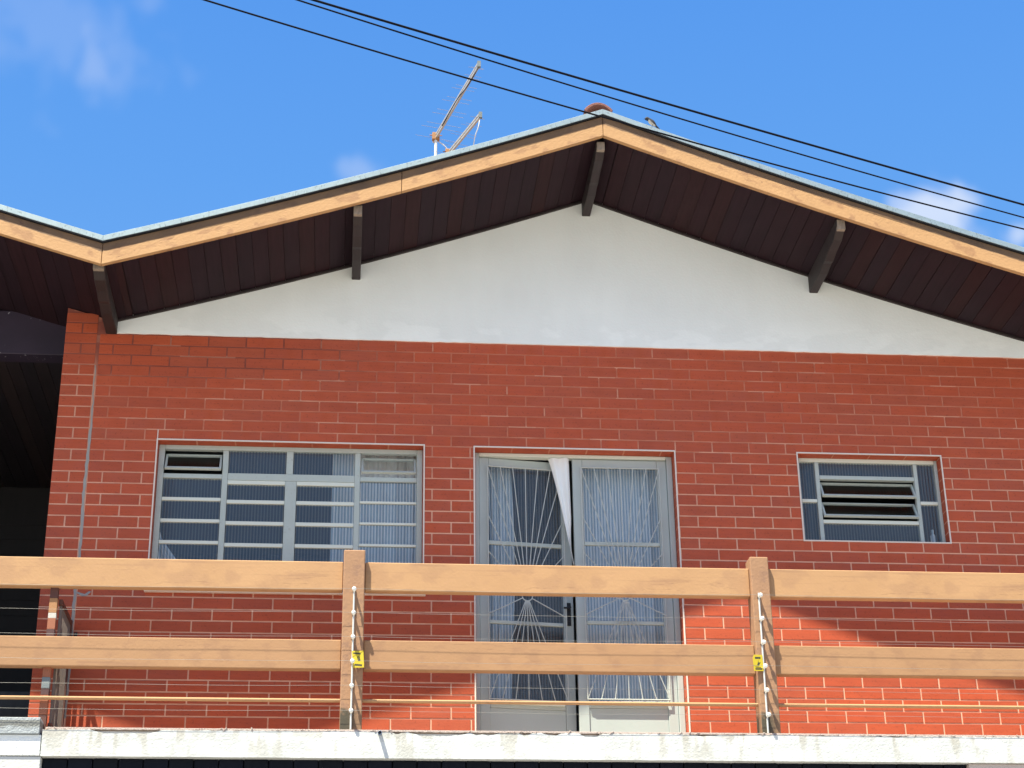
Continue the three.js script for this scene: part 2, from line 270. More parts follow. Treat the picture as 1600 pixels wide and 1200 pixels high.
// ------------------------------------------------------------------ the house
const house = thing('brick_house', 'house with red brick tile upper wall, white gable and wide wooden eaves over the balcony', 'house');
const VAL = 3.32;                                       // half width of one gable of the zigzag roof
const span = (x) => { let d = Math.abs(x) % (2 * VAL); return d > VAL ? 2 * VAL - d : d; };
const soffitY = (x) => { const d = span(x); return 8.388 - .3784 * d + .01504 * d * d; };
const fasciaY = (x) => { const d = span(x); return 8.381 - .3785 * d + .0122 * d * d; };
const HOLES = [[-2.974, -1.185, 5.365, 6.408], [-.834, .545, 4.2, 6.405], [1.415, 2.43, 5.777, 6.413]];
{ // wall body in mortar
  const s = new THREE.Shape([[WX0, 4.1], [WX1, 4.1], [WX1, 7.2], [-3.33, 7.2], [-3.33, 7.29], [WX0, 7.385]].map((p) => new THREE.Vector2(...p)));
  for (const [a, b, c, d] of HOLES) s.holes.push(new THREE.Path([[a, c], [a, d], [b, d], [b, c]].map((p) => new THREE.Vector2(...p))));
  const g = new THREE.ExtrudeGeometry(s, { depth: .178, bevelEnabled: false }); g.translate(0, 0, -.18);
  const p = g.attributes.position, uv = g.attributes.uv;
  for (let i = 0; i < p.count; i++) uv.setXY(i, (p.getX(i) - WX0) / (WX1 - WX0), (p.getY(i) - 4.1) / 3.3);
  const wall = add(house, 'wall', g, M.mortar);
  // bricks: rectangles cut round the openings
  const H = .0787, Y0 = 4.5172, P = .2587, J = .0050;
  let rects = [];
  for (let k = -4; k < 36; k++) {
    const y0 = Y0 + H * k + J, y1 = Y0 + H * (k + 1) - J;
    const off = -3.0656 + (k & 1 ? .1294 : 0);
    for (let n = -3; n < 32; n++) {
      let x0 = off + P * n + J, x1 = off + P * (n + 1) - J;
      x0 = Math.max(x0, -3.418); x1 = Math.min(x1, WX1);
      if (x1 - x0 > .012 && k < 34) rects.push([x0, x1, y0, Math.min(y1, 7.196), P - 2 * J]);
    }
    if (k & 1) rects.push([WX0, -3.442, y0, y1, .22]); else rects.push([WX0, -3.548, y0, y1, .22], [-3.537, -3.442, y0, y1, .22]);
  }
  rects = rects.map(([a, b, c, d, f]) => [a, b, c, Math.min(d, a < -3.43 ? soffitY(a) - .0 : 9), f]).filter((r) => r[3] - r[2] > .012);
  for (const [hx0, hx1, hy0, hy1] of HOLES) {
    const out = [], e = .011;
    for (const r of rects) {
      const [a, b, c, d, f] = r;
      if (b <= hx0 - e || a >= hx1 + e || d <= hy0 - e || c >= hy1 + e) { out.push(r); continue; }
      if (a < hx0 - e - .012) out.push([a, hx0 - e, c, d, f]);
      if (b > hx1 + e + .012) out.push([hx1 + e, b, c, d, f]);
      const m0 = Math.max(a, hx0 - e), m1 = Math.min(b, hx1 + e);
      if (m1 - m0 > .012) { if (c < hy0 - e - .012) out.push([m0, m1, c, hy0 - e, f]); if (d > hy1 + e + .012) out.push([m0, m1, hy1 + e, d, f]); }
    }
    rects = out;
  }
  const brickGeo = (w, h, variant) => {                 // a tile with eased edges, back at z 0, face at z .0034
    const b = .0011, t = .0034, x = w / 2, y = h / 2, fx = x - b, fy = y - b, pos = [];
    const q = (A, B, C, D) => pos.push(...A, ...B, ...C, ...A, ...C, ...D);
    const f = [[-fx, -fy, t], [fx, -fy, t], [fx, fy, t], [-fx, fy, t]], m = [[-x, -y, t - b * .7], [x, -y, t - b * .7], [x, y, t - b * .7], [-x, y, t - b * .7]], k = [[-x, -y, 0], [x, -y, 0], [x, y, 0], [-x, y, 0]];
    q(...f); for (let i = 0; i < 4; i++) { const j = (i + 1) % 4; q(m[i], m[j], f[j], f[i]); q(k[i], k[j], m[j], m[i]); }
    const g = new THREE.BufferGeometry(); g.setAttribute('position', new THREE.BufferAttribute(new Float32Array(pos), 3)); g.computeVertexNormals();
    const r = rng(variant * 97 + 13); return metric(g, r() * 8, r() * 8);
  };
  const cache = new Map();
  const geoFor = (w, h) => { const key = w.toFixed(3) + '/' + h.toFixed(3) + '/' + Math.floor(rand() * 8); if (!cache.has(key)) cache.set(key, brickGeo(w, h, cache.size)); return cache.get(key); };
  const hidden = (y0, y1) => (y0 > 5.0 && y1 < 5.42) && false;
  const eye = camera.position;
  const scored = rects.map((r) => {
    const x = (r[0] + r[1]) / 2, y = (r[2] + r[3]) / 2, seen = x > -3.7 && x < 3.05 && y > 4.43;
    const rail = (y > 5.17 && y < 5.36 && false) || hidden(r[2], r[3]);
    const full = (r[1] - r[0]) * (r[3] - r[2]);
    // the ray from the eye to the brick where it passes the railing
    const t = (eye.z - .55) / eye.z, ry = eye.y + (y - eye.y) * t, behind = (ry > 5.19 && ry < 5.37) || (ry > 4.685 && ry < 4.865);
    return { r, s: seen && !behind && !rail ? full / ((x - eye.x) ** 2 + (y - eye.y) ** 2 + eye.z ** 2) : -1 };
  }).sort((a, b) => b.s - a.s);
  const rest = M.brick.map(() => []);
  scored.forEach(({ r, s }, i) => {
    const g = geoFor(r[1] - r[0], r[3] - r[2]), mi = Math.floor(rand() * M.brick.length), x = (r[0] + r[1]) / 2, y = (r[2] + r[3]) / 2, tilt = (rand() - .5) * .006, lift = rand() * .0004 - .0032 + .0006;
    if (i < 300 && s > 0) { const b = add(wall, 'brick', g, M.brick[mi]); b.position.set(x, y, lift); b.rotation.y = tilt * .5; b.rotation.x = tilt * .6; }
    else { const q = g.clone(); q.rotateY(tilt * .5); q.translate(x, y, lift); rest[mi].push(q); }
  });
  // tiles that line the openings
  for (const [hx0, hx1, hy0, hy1] of HOLES) {
    for (let x = hx0 + .004; x < hx1 - .02; x += .2587) { const x1 = Math.min(x + .2477, hx1 - .004); rest[0].push(box(x, x1, hy1 - .0022, hy1 - .0002, -.085, -.0035)); }
    for (let k = -3; k < 30; k++) {
      const y0 = Math.max(Y0 + H * k + J, hy0 + .002), y1 = Math.min(Y0 + H * (k + 1) - J, hy1 - .004); if (y1 - y0 < .01) continue;
      rest[2].push(box(hx0 + .0002, hx0 + .0022, y0, y1, -.085, -.0035)); rest[3].push(box(hx1 - .0022, hx1 - .0002, y0, y1, -.085, -.0035));
    }
  }
  rest.forEach((l, i) => { if (l.length) { const m = add(wall, 'brick', merge(l), M.brick[i], 'stuff'); m.name = numbered('remaining_bricks'); } });
  // crack between corner and wall, filled with grey mortar
  const pts = [], cr = rng(5); const edge = [];
  for (let y = 4.5; y < 6.98; y += .035) { const up = sstep(6.3, 6.8, y), w = lerp(.0062, .0026, up) + .005 * cr() * (1 - up), x = -3.43 + (cr() - .5) * .007 + .004 * Math.sin(y * 7); pts.push([x - w, y]); edge.unshift([x + w, y]); }
  add(wall, 'crack_filler', prism([...pts, ...edge], -.003, .0016), M.filler);
  add(wall, 'crack_filler', prism([[-3.42, 5.33], [-3.37, 5.315], [-3.345, 5.335], [-3.33, 5.332], [-3.355, 5.305], [-3.385, 5.30], [-3.42, 5.318]], -.003, .0019), M.filler);
}
{ // white gable
  const pts = []; const gr = rng(77);
  for (let x = -3.325; x < WX1; x += .05) pts.push([x, 7.197 + (gr() - .5) * .004]);
  pts.push([WX1, 7.2]);
  for (let x = WX1; x >= -3.325; x -= .08) pts.push([x, soffitY(x) + .012]);
  const g = prism(pts, -.18, .009);
  const p = g.attributes.position, uv = g.attributes.uv; for (let i = 0; i < p.count; i++) uv.setXY(i, (p.getX(i) + 3.4) / 8.2, (p.getY(i) - 7.18) / 1.25);
  add(house, 'gable', g, M.plaster);
}
// roof ------------------------------------------------------------
{
  const ribbon = (x0, x1, f0, f1, z0, z1, step = .15, bevel = 0) => {   // a band that follows the roof line
    const a = [], b = []; const n = Math.max(1, Math.ceil(Math.abs(x1 - x0) / step));
    for (let i = 0; i <= n; i++) { const x = lerp(x0, x1, i / n); a.push([x, f0(x)]); b.unshift([x, f1(x)]); }
    const g = prism([...a, ...b], z0, z1, bevel);
    const p = g.attributes.position, nn = g.attributes.normal, uv = g.attributes.uv;
    for (let i = 0; i < p.count; i++) if (Math.abs(nn.getZ(i)) > .6) uv.setXY(i, p.getX(i), p.getY(i) - fasciaY(p.getX(i)));
      else uv.setXY(i, p.getX(i), p.getZ(i));
    return g;
  };
  const roofTop = (x) => fasciaY(x) + .158;
  const cuts = [[-6.64, -VAL], [-VAL, 0], [0, VAL], [VAL, 4.9]];
  const roof = add(house, 'roof', merge(cuts.map(([a, b]) => ribbon(a, b, (x) => fasciaY(x) + .115, (x) => roofTop(x) + .012, -8, .862))), M.roofSheet);
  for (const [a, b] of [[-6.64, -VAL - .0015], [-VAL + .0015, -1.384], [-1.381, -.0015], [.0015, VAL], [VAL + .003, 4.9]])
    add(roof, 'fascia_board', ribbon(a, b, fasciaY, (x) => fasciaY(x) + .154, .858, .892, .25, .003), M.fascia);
  for (const [a, b] of cuts) {
    add(roof, 'flashing', ribbon(a, b, (x) => fasciaY(x) + .163, (x) => fasciaY(x) + .203, .80, .912, .25, .002), M.tin);
    add(roof, 'flashing_shadow_gap', ribbon(a, b, (x) => fasciaY(x) + .1555, (x) => fasciaY(x) + .1625, .70, .909, .25), M.black);  // black strip stands in for the shadow gap below the flashing
  }
  // soffit boards
  const BW = .108, bg = [0, 1, 2].map((v) => { const g = new THREE.BoxGeometry(BW - .0026, .014, 1, 1, 1, 1).translate(0, .007, -.5); const m = metric(g, v * .37, 0); const p = m.attributes.position, uv = m.attributes.uv; for (let i = 0; i < p.count; i++) uv.setXY(i, p.getX(i) + v * .37, p.getZ(i) * .9 + v * .3); return m; });
  const br = rng(404);
  const laid = (x0, x1, zEnd, tones, parent, name) => {
    for (let x = x0; x < x1; ) {
      const sl = (soffitY(x + .02) - soffitY(x - .02)) / .04, dx = BW / Math.hypot(1, sl), c = x + dx / 2;
      if (Math.abs(c) < .03) { x += dx; continue; }
      const b = add(parent, name, bg[Math.floor(br() * 3)], tones[Math.floor(br() * tones.length)]);
      const lift = br() * .003; b.position.set(c, soffitY(c) + lift, .856); b.scale.z = .856 - zEnd; b.rotation.z = Math.atan((soffitY(c + .04) - soffitY(c - .04)) / .08);
      x += dx;
    }
  };
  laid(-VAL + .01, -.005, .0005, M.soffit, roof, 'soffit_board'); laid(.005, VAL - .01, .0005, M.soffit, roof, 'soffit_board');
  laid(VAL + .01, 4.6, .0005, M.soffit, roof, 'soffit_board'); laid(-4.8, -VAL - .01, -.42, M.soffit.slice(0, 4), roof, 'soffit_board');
  add(roof, 'soffit_backing', merge(cuts.map(([a, b]) => ribbon(a, b, (x) => soffitY(x) + .030, (x) => soffitY(x) + .040, a < -4 ? -3.2 : -.2, .856))), M.darkBack);
  for (const [a, b] of [[-VAL, 0], [0, VAL], [VAL, 4.7]]) add(roof, 'soffit_moulding', ribbon(a, b, (x) => soffitY(x) - .022, (x) => soffitY(x) - .001, .0095, .026, .15, .003), M.darkBeam);
  // beams that carry the eaves
  const profile = [[-.12, .0], [-.12, -.135], [.30, -.135], [.42, -.118], [.47, -.125], [.58, -.105], [.72, -.098], [.79, -.068], [.825, -.045], [.832, -.02], [.832, 0]];
  const beam = (x, w, deep, top) => {
    const s = new THREE.Shape(profile.map(([z, y]) => new THREE.Vector2(z, y * deep)));
    const g = new THREE.ExtrudeGeometry(s, { depth: w - .008, bevelEnabled: true, bevelThickness: .004, bevelSize: .004, bevelOffset: -.004, bevelSegments: 1 });
    g.translate(0, 0, -w / 2 + .004); g.rotateY(-Math.PI / 2); g.translate(x, top, 0);
    const b = add(roof, 'eave_beam', metric(g), M.darkBeam);
    const e = add(roof, 'beam_end', box(x - w / 2 + .003, x + w / 2 - .003, top - .075 * deep, top - .006, .80, .8345, .003), M.endGrain);
    return [b, e];
  };
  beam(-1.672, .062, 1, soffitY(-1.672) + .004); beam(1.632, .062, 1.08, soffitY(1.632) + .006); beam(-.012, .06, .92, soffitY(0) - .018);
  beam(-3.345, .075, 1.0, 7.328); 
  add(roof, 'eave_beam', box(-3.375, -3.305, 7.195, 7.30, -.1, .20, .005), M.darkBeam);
  // clay ridge tiles
  const tileGeo = (z0, z1, lift) => {
    const a = [], b = []; const f = (t) => [lerp(-.105, .095, t), 8.612 + lift + .066 * Math.pow(Math.sin(Math.PI * clamp(t * .98 + .01)), .7) - .004];
    for (let i = 0; i <= 14; i++) { const [x, y] = f(i / 14); a.push([x * 1.0 - .012, y + .014]); b.unshift([x * .88 - .012, y - .006]); }
    return prism([...a, ...b], z0, z1, .003);
  };
  add(roof, 'ridge_tile', tileGeo(.42, .835, 0), M.roofTile); add(roof, 'ridge_tile', tileGeo(.02, .46, .02), M.roofTile); add(roof, 'ridge_tile', tileGeo(-.4, .06, .04), M.roofTile);
}
// windows ------------------------------------------------------------
function paneGeo(x0, x1, y0, y1, z, rib = .0206, amp = .0035) {
  const w = x1 - x0, ribs = Math.max(1, Math.round(w / rib)), seg = ribs * 8, g = new THREE.PlaneGeometry(w, y1 - y0, seg, 1), p = g.attributes.position;
  for (let i = 0; i < p.count; i++) p.setZ(i, amp * Math.abs(Math.sin((p.getX(i) / w + .5) * ribs * Math.PI)));
  const uv = g.attributes.uv; for (let i = 0; i < uv.count; i++) uv.setX(i, uv.getX(i) * ribs);
  g.translate((x0 + x1) / 2, (y0 + y1) / 2, z); g.computeVertexNormals(); return g;
}
function tilted(geo, yc, zc, ang) { geo.translate(0, -yc, -zc); geo.rotateX(ang); geo.translate(0, yc, zc); return geo; }
function trims(parent, [a, b, c, d], bottom) {
  const t = .0095, e = .0005; const bars = [[a - t, a - e, c - (bottom ? t : 0), d + t], [b + e, b + t, c - (bottom ? t : 0), d + t]];
  for (const [x0, x1, y0, y1] of bars) add(parent, 'edge_trim', box(x0, x1, y0, y1, -.004, .0045), M.trim);
  add(parent, 'edge_trim', box(a - e, b + e, d + e, d + t, -.004, .0045), M.trim); if (bottom) add(parent, 'edge_trim', box(a - e, b + e, c - t, c - e, -.004, .0045), M.trim);
}
{
  const w = part(house, 'window'); w.userData.label = 'wide grey steel window of ribbed panes';
  const zf = -.072, zb = -.112, zp = -.092;
  const bar = (x0, x1, y0, y1, n = 'muntin', m = M.steel, f = zf, b = zb) => add(w, n, box(x0, x1, y0, y1, b, f, .003), m);
  const [X0, X1, Y0, Y1] = HOLES[0];
  bar(X0 + .003, -2.932, Y0 + .002, Y1 - .003, 'window_frame'); bar(-1.226, X1 - .003, Y0 + .002, Y1 - .003, 'window_frame');
  bar(-2.9315, -1.2265, 6.374, Y1 - .003, 'window_frame'); bar(-2.9315, -1.2265, Y0 + .002, 5.402, 'window_frame');
  bar(-2.54, -2.502, 5.4025, 6.3735, 'mullion', M.steel, zf - .003); bar(-1.648, -1.611, 5.4025, 6.3735, 'mullion', M.steel, zf - .003);
  bar(-2.112, -2.066, 6.2085, 6.3735, 'mullion', M.steel, zf - .003);
  bar(-2.5015, -1.6485, 6.158, 6.208, 'transom', M.steel, zf - .001);
  bar(-2.115, -2.038, 5.4025, 6.1575, 'mullion', M.steel, zf - .002);
  bar(-2.9315, -2.5405, 6.166, 6.198, 'transom', M.steel, zf - .002); bar(-1.6105, -1.2265, 6.168, 6.200, 'transom', M.steel, zf - .002);
  const column = (x0, x1, edges, top) => { // edges: tops and bottoms of the glass from above
    edges.forEach(([t, b], i) => {
      add(w, 'pane', paneGeo(x0 - .004, x1 + .004, b - .004, t + .004, zp), M.glass);
      const nt = edges[i + 1]; if (nt) bar(x0 + .0005, x1 - .0005, nt[0], b, 'muntin', M.steelLit, zf - .006, zb + .006);
    });
  };
  column(-2.9315, -2.5405, [[6.166, 6.030], [6.006, 5.876], [5.852, 5.724], [5.700, 5.572], [5.548, 5.402]]);
  bar(-2.5015, -2.1155, 6.130, 6.1575, 'sash', M.steelLit, zf - .004); bar(-2.0375, -1.6485, 6.130, 6.1575, 'sash', M.steelLit, zf - .004);
  column(-2.5015, -2.1155, [[6.130, 6.018], [5.992, 5.866], [5.840, 5.712], [5.686, 5.560], [5.534, 5.402]]);
  column(-2.0375, -1.6485, [[6.130, 6.018], [5.992, 5.866], [5.840, 5.712], [5.686, 5.560], [5.534, 5.402]]);
  column(-1.6105, -1.2265, [[6.168, 6.027], [6.010, 5.875], [5.858, 5.722], [5.704, 5.568], [5.548, 5.402]]);
  add(w, 'pane', paneGeo(-2.505, -2.109, 6.204, 6.378, zp), M.glass); add(w, 'pane', paneGeo(-2.069, -1.645, 6.204, 6.378, zp), M.glass);
  for (const [a, b] of [[-2.925, -2.547], [-1.604, -1.233]]) {   // tilted vents
    const yc = 6.288, s = .5, y0 = 6.215, y1 = 6.362;
    add(w, 'vent_sash', tilted(merge([box(a, a + .014, y0, y1, -.102, -.082, .002), box(b - .014, b, y0, y1, -.102, -.082, .002), box(a + .014, b - .014, y1 - .012, y1, -.102, -.082, .002), box(a + .014, b - .014, y0, y0 + .016, -.102, -.082, .002)]), yc, -.092, -s), M.steel);
    add(w, 'pane', tilted(paneGeo(a + .012, b - .012, y0 + .015, y1 - .013, -.092), yc, -.092, -s), M.vent);
  }
  add(w, 'sill', box(X0 - .02, X1 + .02, Y0 - .032, Y0 - .001, -.1, .03, .006), M.trim);
  trims(w, HOLES[0], false);
  add(w, 'edge_trim', box(X0 - .0075, X0 - .0015, Y1 + .0105, Y1 + .075, -.004, .0022), M.trim);
}
{
  const w = part(house, 'window'); w.userData.label = 'small steel window with two tilted vents';
  const zf = -.072, zb = -.112, zp = -.092, [X0, X1, Y0, Y1] = HOLES[2];
  const bar = (x0, x1, y0, y1, n = 'muntin', m = M.steel, f = zf, b = zb) => add(w, n, box(x0, x1, y0, y1, b, f, .003), m);
  bar(X0 + .003, 1.44, Y0 + .002, Y1 - .003, 'window_frame'); bar(2.404, X1 - .003, Y0 + .002, Y1 - .003, 'window_frame');
  bar(1.4405, 2.4035, 6.383, Y1 - .003, 'window_frame', M.steelLit); bar(1.4405, 2.4035, Y0 + .002, Y0 + .022, 'window_frame');
  bar(1.548, 1.577, Y0 + .0225, 6.3825, 'mullion', M.steel, zf - .002); bar(2.252, 2.279, Y0 + .0225, 6.3825, 'mullion', M.steel, zf - .002);
  bar(1.5775, 2.2515, 6.255, 6.284, 'transom', M.steel, zf - .003); bar(1.5775, 2.2515, 5.930, 5.956, 'transom', M.steelLit, zf - .003);
  bar(1.4405, 1.5475, 6.082, 6.106, 'transom', M.steelLit, zf - .004); bar(2.2795, 2.4035, 6.080, 6.104, 'transom', M.steelLit, zf - .004);
  for (const [a, b, c, d] of [[1.436, 1.552, 6.102, 6.386], [1.436, 1.552, Y0 + .018, 6.086], [2.275, 2.408, 6.1, 6.386], [2.275, 2.408, Y0 + .018, 6.084], [1.573, 2.256, 6.28, 6.386], [1.573, 2.256, Y0 + .018, 5.934]]) add(w, 'pane', paneGeo(a, b, c, d, zp), M.glass);
  for (const [y0, y1] of [[6.112, 6.252], [5.964, 6.104]]) {
    const a = 1.581, b = 2.248, yc = (y0 + y1) / 2, s = .52;
    add(w, 'vent_sash', tilted(merge([box(a, a + .014, y0, y1, -.102, -.082, .002), box(b - .014, b, y0, y1, -.102, -.082, .002), box(a + .014, b - .014, y1 - .010, y1, -.102, -.082, .002), box(a + .014, b - .014, y0, y0 + .015, -.102, -.082, .002)]), yc, -.092, -s), M.steel);
    add(w, 'pane', tilted(paneGeo(a + .012, b - .012, y0 + .013, y1 - .011, -.092), yc, -.092, -s), M.vent);
  }
  trims(w, HOLES[2], true);
}
{ // balcony door
  const d = part(house, 'door'); d.userData.label = 'grey steel double door with sunburst grilles';
  const [X0, X1, , Y1] = HOLES[1], yb = 4.297;
  const A = (name, g, m) => add(d, name, g, m);
  A('door_frame', box(X0 + .003, -.800, yb, Y1 - .003, -.145, -.085, .004), M.steelDoor); A('door_frame', box(.503, X1 - .003, yb, Y1 - .003, -.145, -.085, .004), M.steelDoor);
  A('door_frame', box(-.7995, .5025, 6.378, Y1 - .003, -.145, -.085, .004), M.steelLit);
  const leaf = (hinge, dir, W, ang) => {                 // local: x from hinge along dir, z 0 = front face
    const T = (g) => { if (ang) g.rotateY(ang); g.translate(hinge, 0, -.098); return g; };
    const L = (u0, u1) => (dir > 0 ? [u0, u1] : [-u1, -u0]);
    const bx = (u0, u1, y0, y1, z0, z1, r = .004) => { const [a, b] = L(u0, u1); return T(box(a, b, y0, y1, z0, z1, r)); };
    const s1 = .066, s2 = W - .068, top = 6.373;
    A('stile', bx(0, s1, yb + .004, top, -.038, 0), M.steelDoor); A('stile', bx(s2, W, yb + .004, top, -.038, 0), M.steelDoor);
    A('door_rail', bx(s1 + .0005, s2 - .0005, 6.315, top, -.038, -.001), M.steelDoor);
    A('door_rail', bx(s1 + .0005, s2 - .0005, 4.625, 4.672, -.038, -.001), M.steelDoor);
    A('door_rail', bx(s1 + .0005, s2 - .0005, yb + .004, yb + .06, -.038, -.001), M.steelDoor);
    A('door_panel', bx(s1 + .0005, s2 - .0005, yb + .0605, 4.6245, -.028, -.008, .003), M.steelDoor);
    A('drip_strip', bx(s1 + .01, s2 - .01, 4.648, 4.664, 0, .022, .003), M.steelLit);
    for (const [a, b] of [[5.748, 5.776], [5.194, 5.219]]) A('muntin', bx(s1 + .0005, s2 - .0005, a, b, -.03, -.006), M.steel);
    for (const [a, b] of [[5.772, 6.319], [5.215, 5.752], [4.668, 5.198]]) { const [p, q] = L(s1 - .004, s2 + .004); A('pane', T(paneGeo(p, q, a, b, -.02)), M.glass); }
    // sunburst grille
    const g0 = s1 - .012, g1 = s2 + .012, gy0 = 4.676, gy1 = 6.305, cx = (g0 + g1) / 2, cy = 5.388, z = .022, ends = [];
    for (let i = 0; i <= 6; i++) { const u = lerp(g0, g1, i / 6); ends.push([u, gy1], [u, gy0]); }
    for (const y of [5.95, 5.69, 5.25, 5.53]) ends.push([g0, y], [g1, y]);
    const P = (u, y, zz) => [dir > 0 ? u : -u, y, zz];
    for (const [u, y] of ends) { const l = Math.hypot(u - cx, y - cy), k = .035 / l; A('grille_bar', T(rod(P(lerp(cx, u, k), lerp(cy, y, k), z), P(u, y, z), .0034, 6)), M.grille); }
    A('grille_ring', T(new THREE.TorusGeometry(.036, .0042, 6, 18).translate(...P(cx, cy, z)).toNonIndexed()), M.grille);
    A('grille_frame', T(merge([rod(P(g0, gy0, z), P(g0, gy1, z), .0045), rod(P(g1, gy0, z), P(g1, gy1, z), .0045), rod(P(g0, gy1, z), P(g1, gy1, z), .0045), rod(P(g0, gy0, z), P(g1, gy0, z), .0045)])), M.grille);
    return { T, bx, P };
  };
  const l1 = leaf(-.7985, 1, .642, 7.5 * R), l2 = leaf(.5015, -1, .655, 0);
  A('handle', l1.T(merge([box(.592, .622, 5.20, 5.36, 0, .008, .003), rod([.607, 5.315, .008], [.607, 5.315, .05], .008, 8), rod([.607, 5.315, .040], [.565, 5.312, .042], .007, 8), rod([.607, 5.235, .006], [.607, 5.235, .014], .009, 8)])), M.black);
  A('threshold', box(X0 + .002, X1 - .002, 4.2, yb - .001, -.17, -.04), M.lip);
  trims(d, HOLES[1], false);
}
{ // rooms behind the glass
  add(house, 'interior_wall', merge([box(-3.66, 4.7, 4.2, 7.3, -4.1, -4), box(-3.64, -3.5, 4.2, 7.3, -4, -.18), box(4.55, 4.7, 4.2, 7.3, -4, -.18), box(.95, 1.05, 4.28, 7.0, -4, -.19)]), M.room);
  add(house, 'interior_ceiling', box(-3.5, 4.55, 7.0, 7.1, -4, -.181), M.room);
  add(house, 'interior_floor', box(-3.5, 4.55, 4.18, 4.28, -4, -.181), M.roomFloor);
  add(house, 'side_wall', box(-3.655, -3.641, 0, 8, -8, -.19), M.pillar);
  add(house, 'rear_wall', box(-7, 4.9, 0, 7.4, -8.2, -8), M.pillar);
  add(house, 'side_wall', box(4.7, 4.9, 0, 7.6, -8, .0), M.pillar);
}
{ // open porch at the left
  const porch = part(house, 'porch');
  add(porch, 'beam', box(-7, -3.658, 7.19, 7.53, -.5, -.36, .006), M.porchBeam);
  const pr = rng(88);
  for (let i = 0; i < 15; i++) { const x = -3.66 - .098 * (i + 1); add(porch, 'ceiling_board', box(x + .002, x + .096, 7.205 + pr() * .002, 7.22, -3, -.502), M.porchBoard[Math.floor(pr() * 3)]); }
  add(porch, 'ceiling', box(-7, -3.658, 7.225, 7.24, -3.2, -.502), M.darkBack);
  for (let i = 0; i < 9; i++) add(porch, 'wall_board', box(-7, -3.658, 6.87 - .13 * (i + 1) + .003, 6.87 - .13 * i, -3.03, -3.0), M.porchDark);
  add(porch, 'porch_wall', box(-7, -3.658, 6.872, 7.204, -3.05, -3.0), M.porchDark);
  add(porch, 'porch_wall', box(-7, -3.658, 4.2, 5.70, -3.05, -3.0), M.porchDark);
  add(porch, 'parapet', box(-7, -3.658, 4.28, 4.80, -.62, -.5), M.porchGray);
  add(porch, 'porch_wall', box(-7.2, -7, 0, 8, -8, .3), M.porchDark);
  add(porch, 'porch_floor', box(-7, -3.658, 4.1, 4.275, -3.2, -.0), M.porchDark);
}
{ // balcony slab, floor and white ledge
  const b = part(house, 'balcony');
  add(b, 'slab', box(-3.455, 4.7, 4.119, 4.272, -.0015, .598), M.pillar);
  for (let i = 0; i < 21; i++) { const x = -3.45 + i * .39; add(b, 'floor_tile', box(x + .002, x + .388, 4.273, 4.286, .0, .39 * 1 - .002, .002), M.floorTile); add(b, 'floor_tile', box(x + .002, x + .388, 4.273, 4.286, .392, .590, .002), M.floorTile); }
  const top = [], lr = rng(31), up = []; for (let x = -3.455; x < 4.7; x += .018) { const n = fbm((x + 4) / 9, .3, 40, 2, 4, 71); top.push([x, 4.279 - .022 * sstep(.5, .72, n) - lr() * .004]); }
  const g = prism([[-3.455, 4.117], [4.7, 4.117], ...top.reverse()], .5985, .622, 0);
  { const p = g.attributes.position, uv = g.attributes.uv; for (let i = 0; i < p.count; i++) uv.setXY(i, (p.getX(i) + 3.46) / 8.2, (p.getY(i) - 4.117) / .165); }
  add(b, 'ledge', g, M.ledge);
  for (let x = -3.44; x < 4.7; x += .018) up.push([x, 4.277 + lr() * .004]);
  add(b, 'mortar_lip', prism([[-3.44, 4.2905], ...up, [4.69, 4.2905]].map(([x, y]) => [x, y]), .591, .617, .001), M.lip);
  // crumbs of mortar along the edge
  const crumbs = []; for (let i = 0; i < 90; i++) { const x = -3.4 + lr() * 6.4, s = .003 + lr() * .007; const q = new THREE.IcosahedronGeometry(s, 0); q.scale(1 + lr() * 1.5, .7, 1); q.rotateZ(lr() * 3); q.translate(x, 4.278 + lr() * .006, .618); crumbs.push(q); }
  add(b, 'mortar_crumbs', merge(crumbs), M.lip, 'stuff');
  // raised block at the left end
  add(b, 'coping', box(-7, -3.470, 4.244, 4.345, .10, .634, .006), M.capstone);
  add(b, 'end_block', box(-7, -3.460, 4.119, 4.2435, -.0015, .620, .004), M.whitewash);
  const gr = part(house, 'garage');
  add(gr, 'pillar', box(-4.1, -3.452, 0, 4.1165, .2, .612, .006), M.pillar); add(gr, 'pillar', box(2.163, 2.9, 0, 4.1165, .2, .60, .006), M.pillarPink);
  for (let i = 0; i < 38; i++) { const x = -3.45 + i * .1477; add(gr, 'gate_slat', box(x + .003, x + .1447, .05, 4.1165, .535 + (i % 3) * .003, .56 + (i % 3) * .003, .003), M.gate[i % 3]); }
  add(gr, 'gate_back', box(-3.45, 2.162, .04, 4.1163, .52, .533), M.gate[0]);
  add(gr, 'garage_wall', merge([box(-7, -4.102, 0, 4.1165, -.1, .2), box(2.902, 4.7, 0, 4.1165, -.1, .2)]), M.pillar);
}

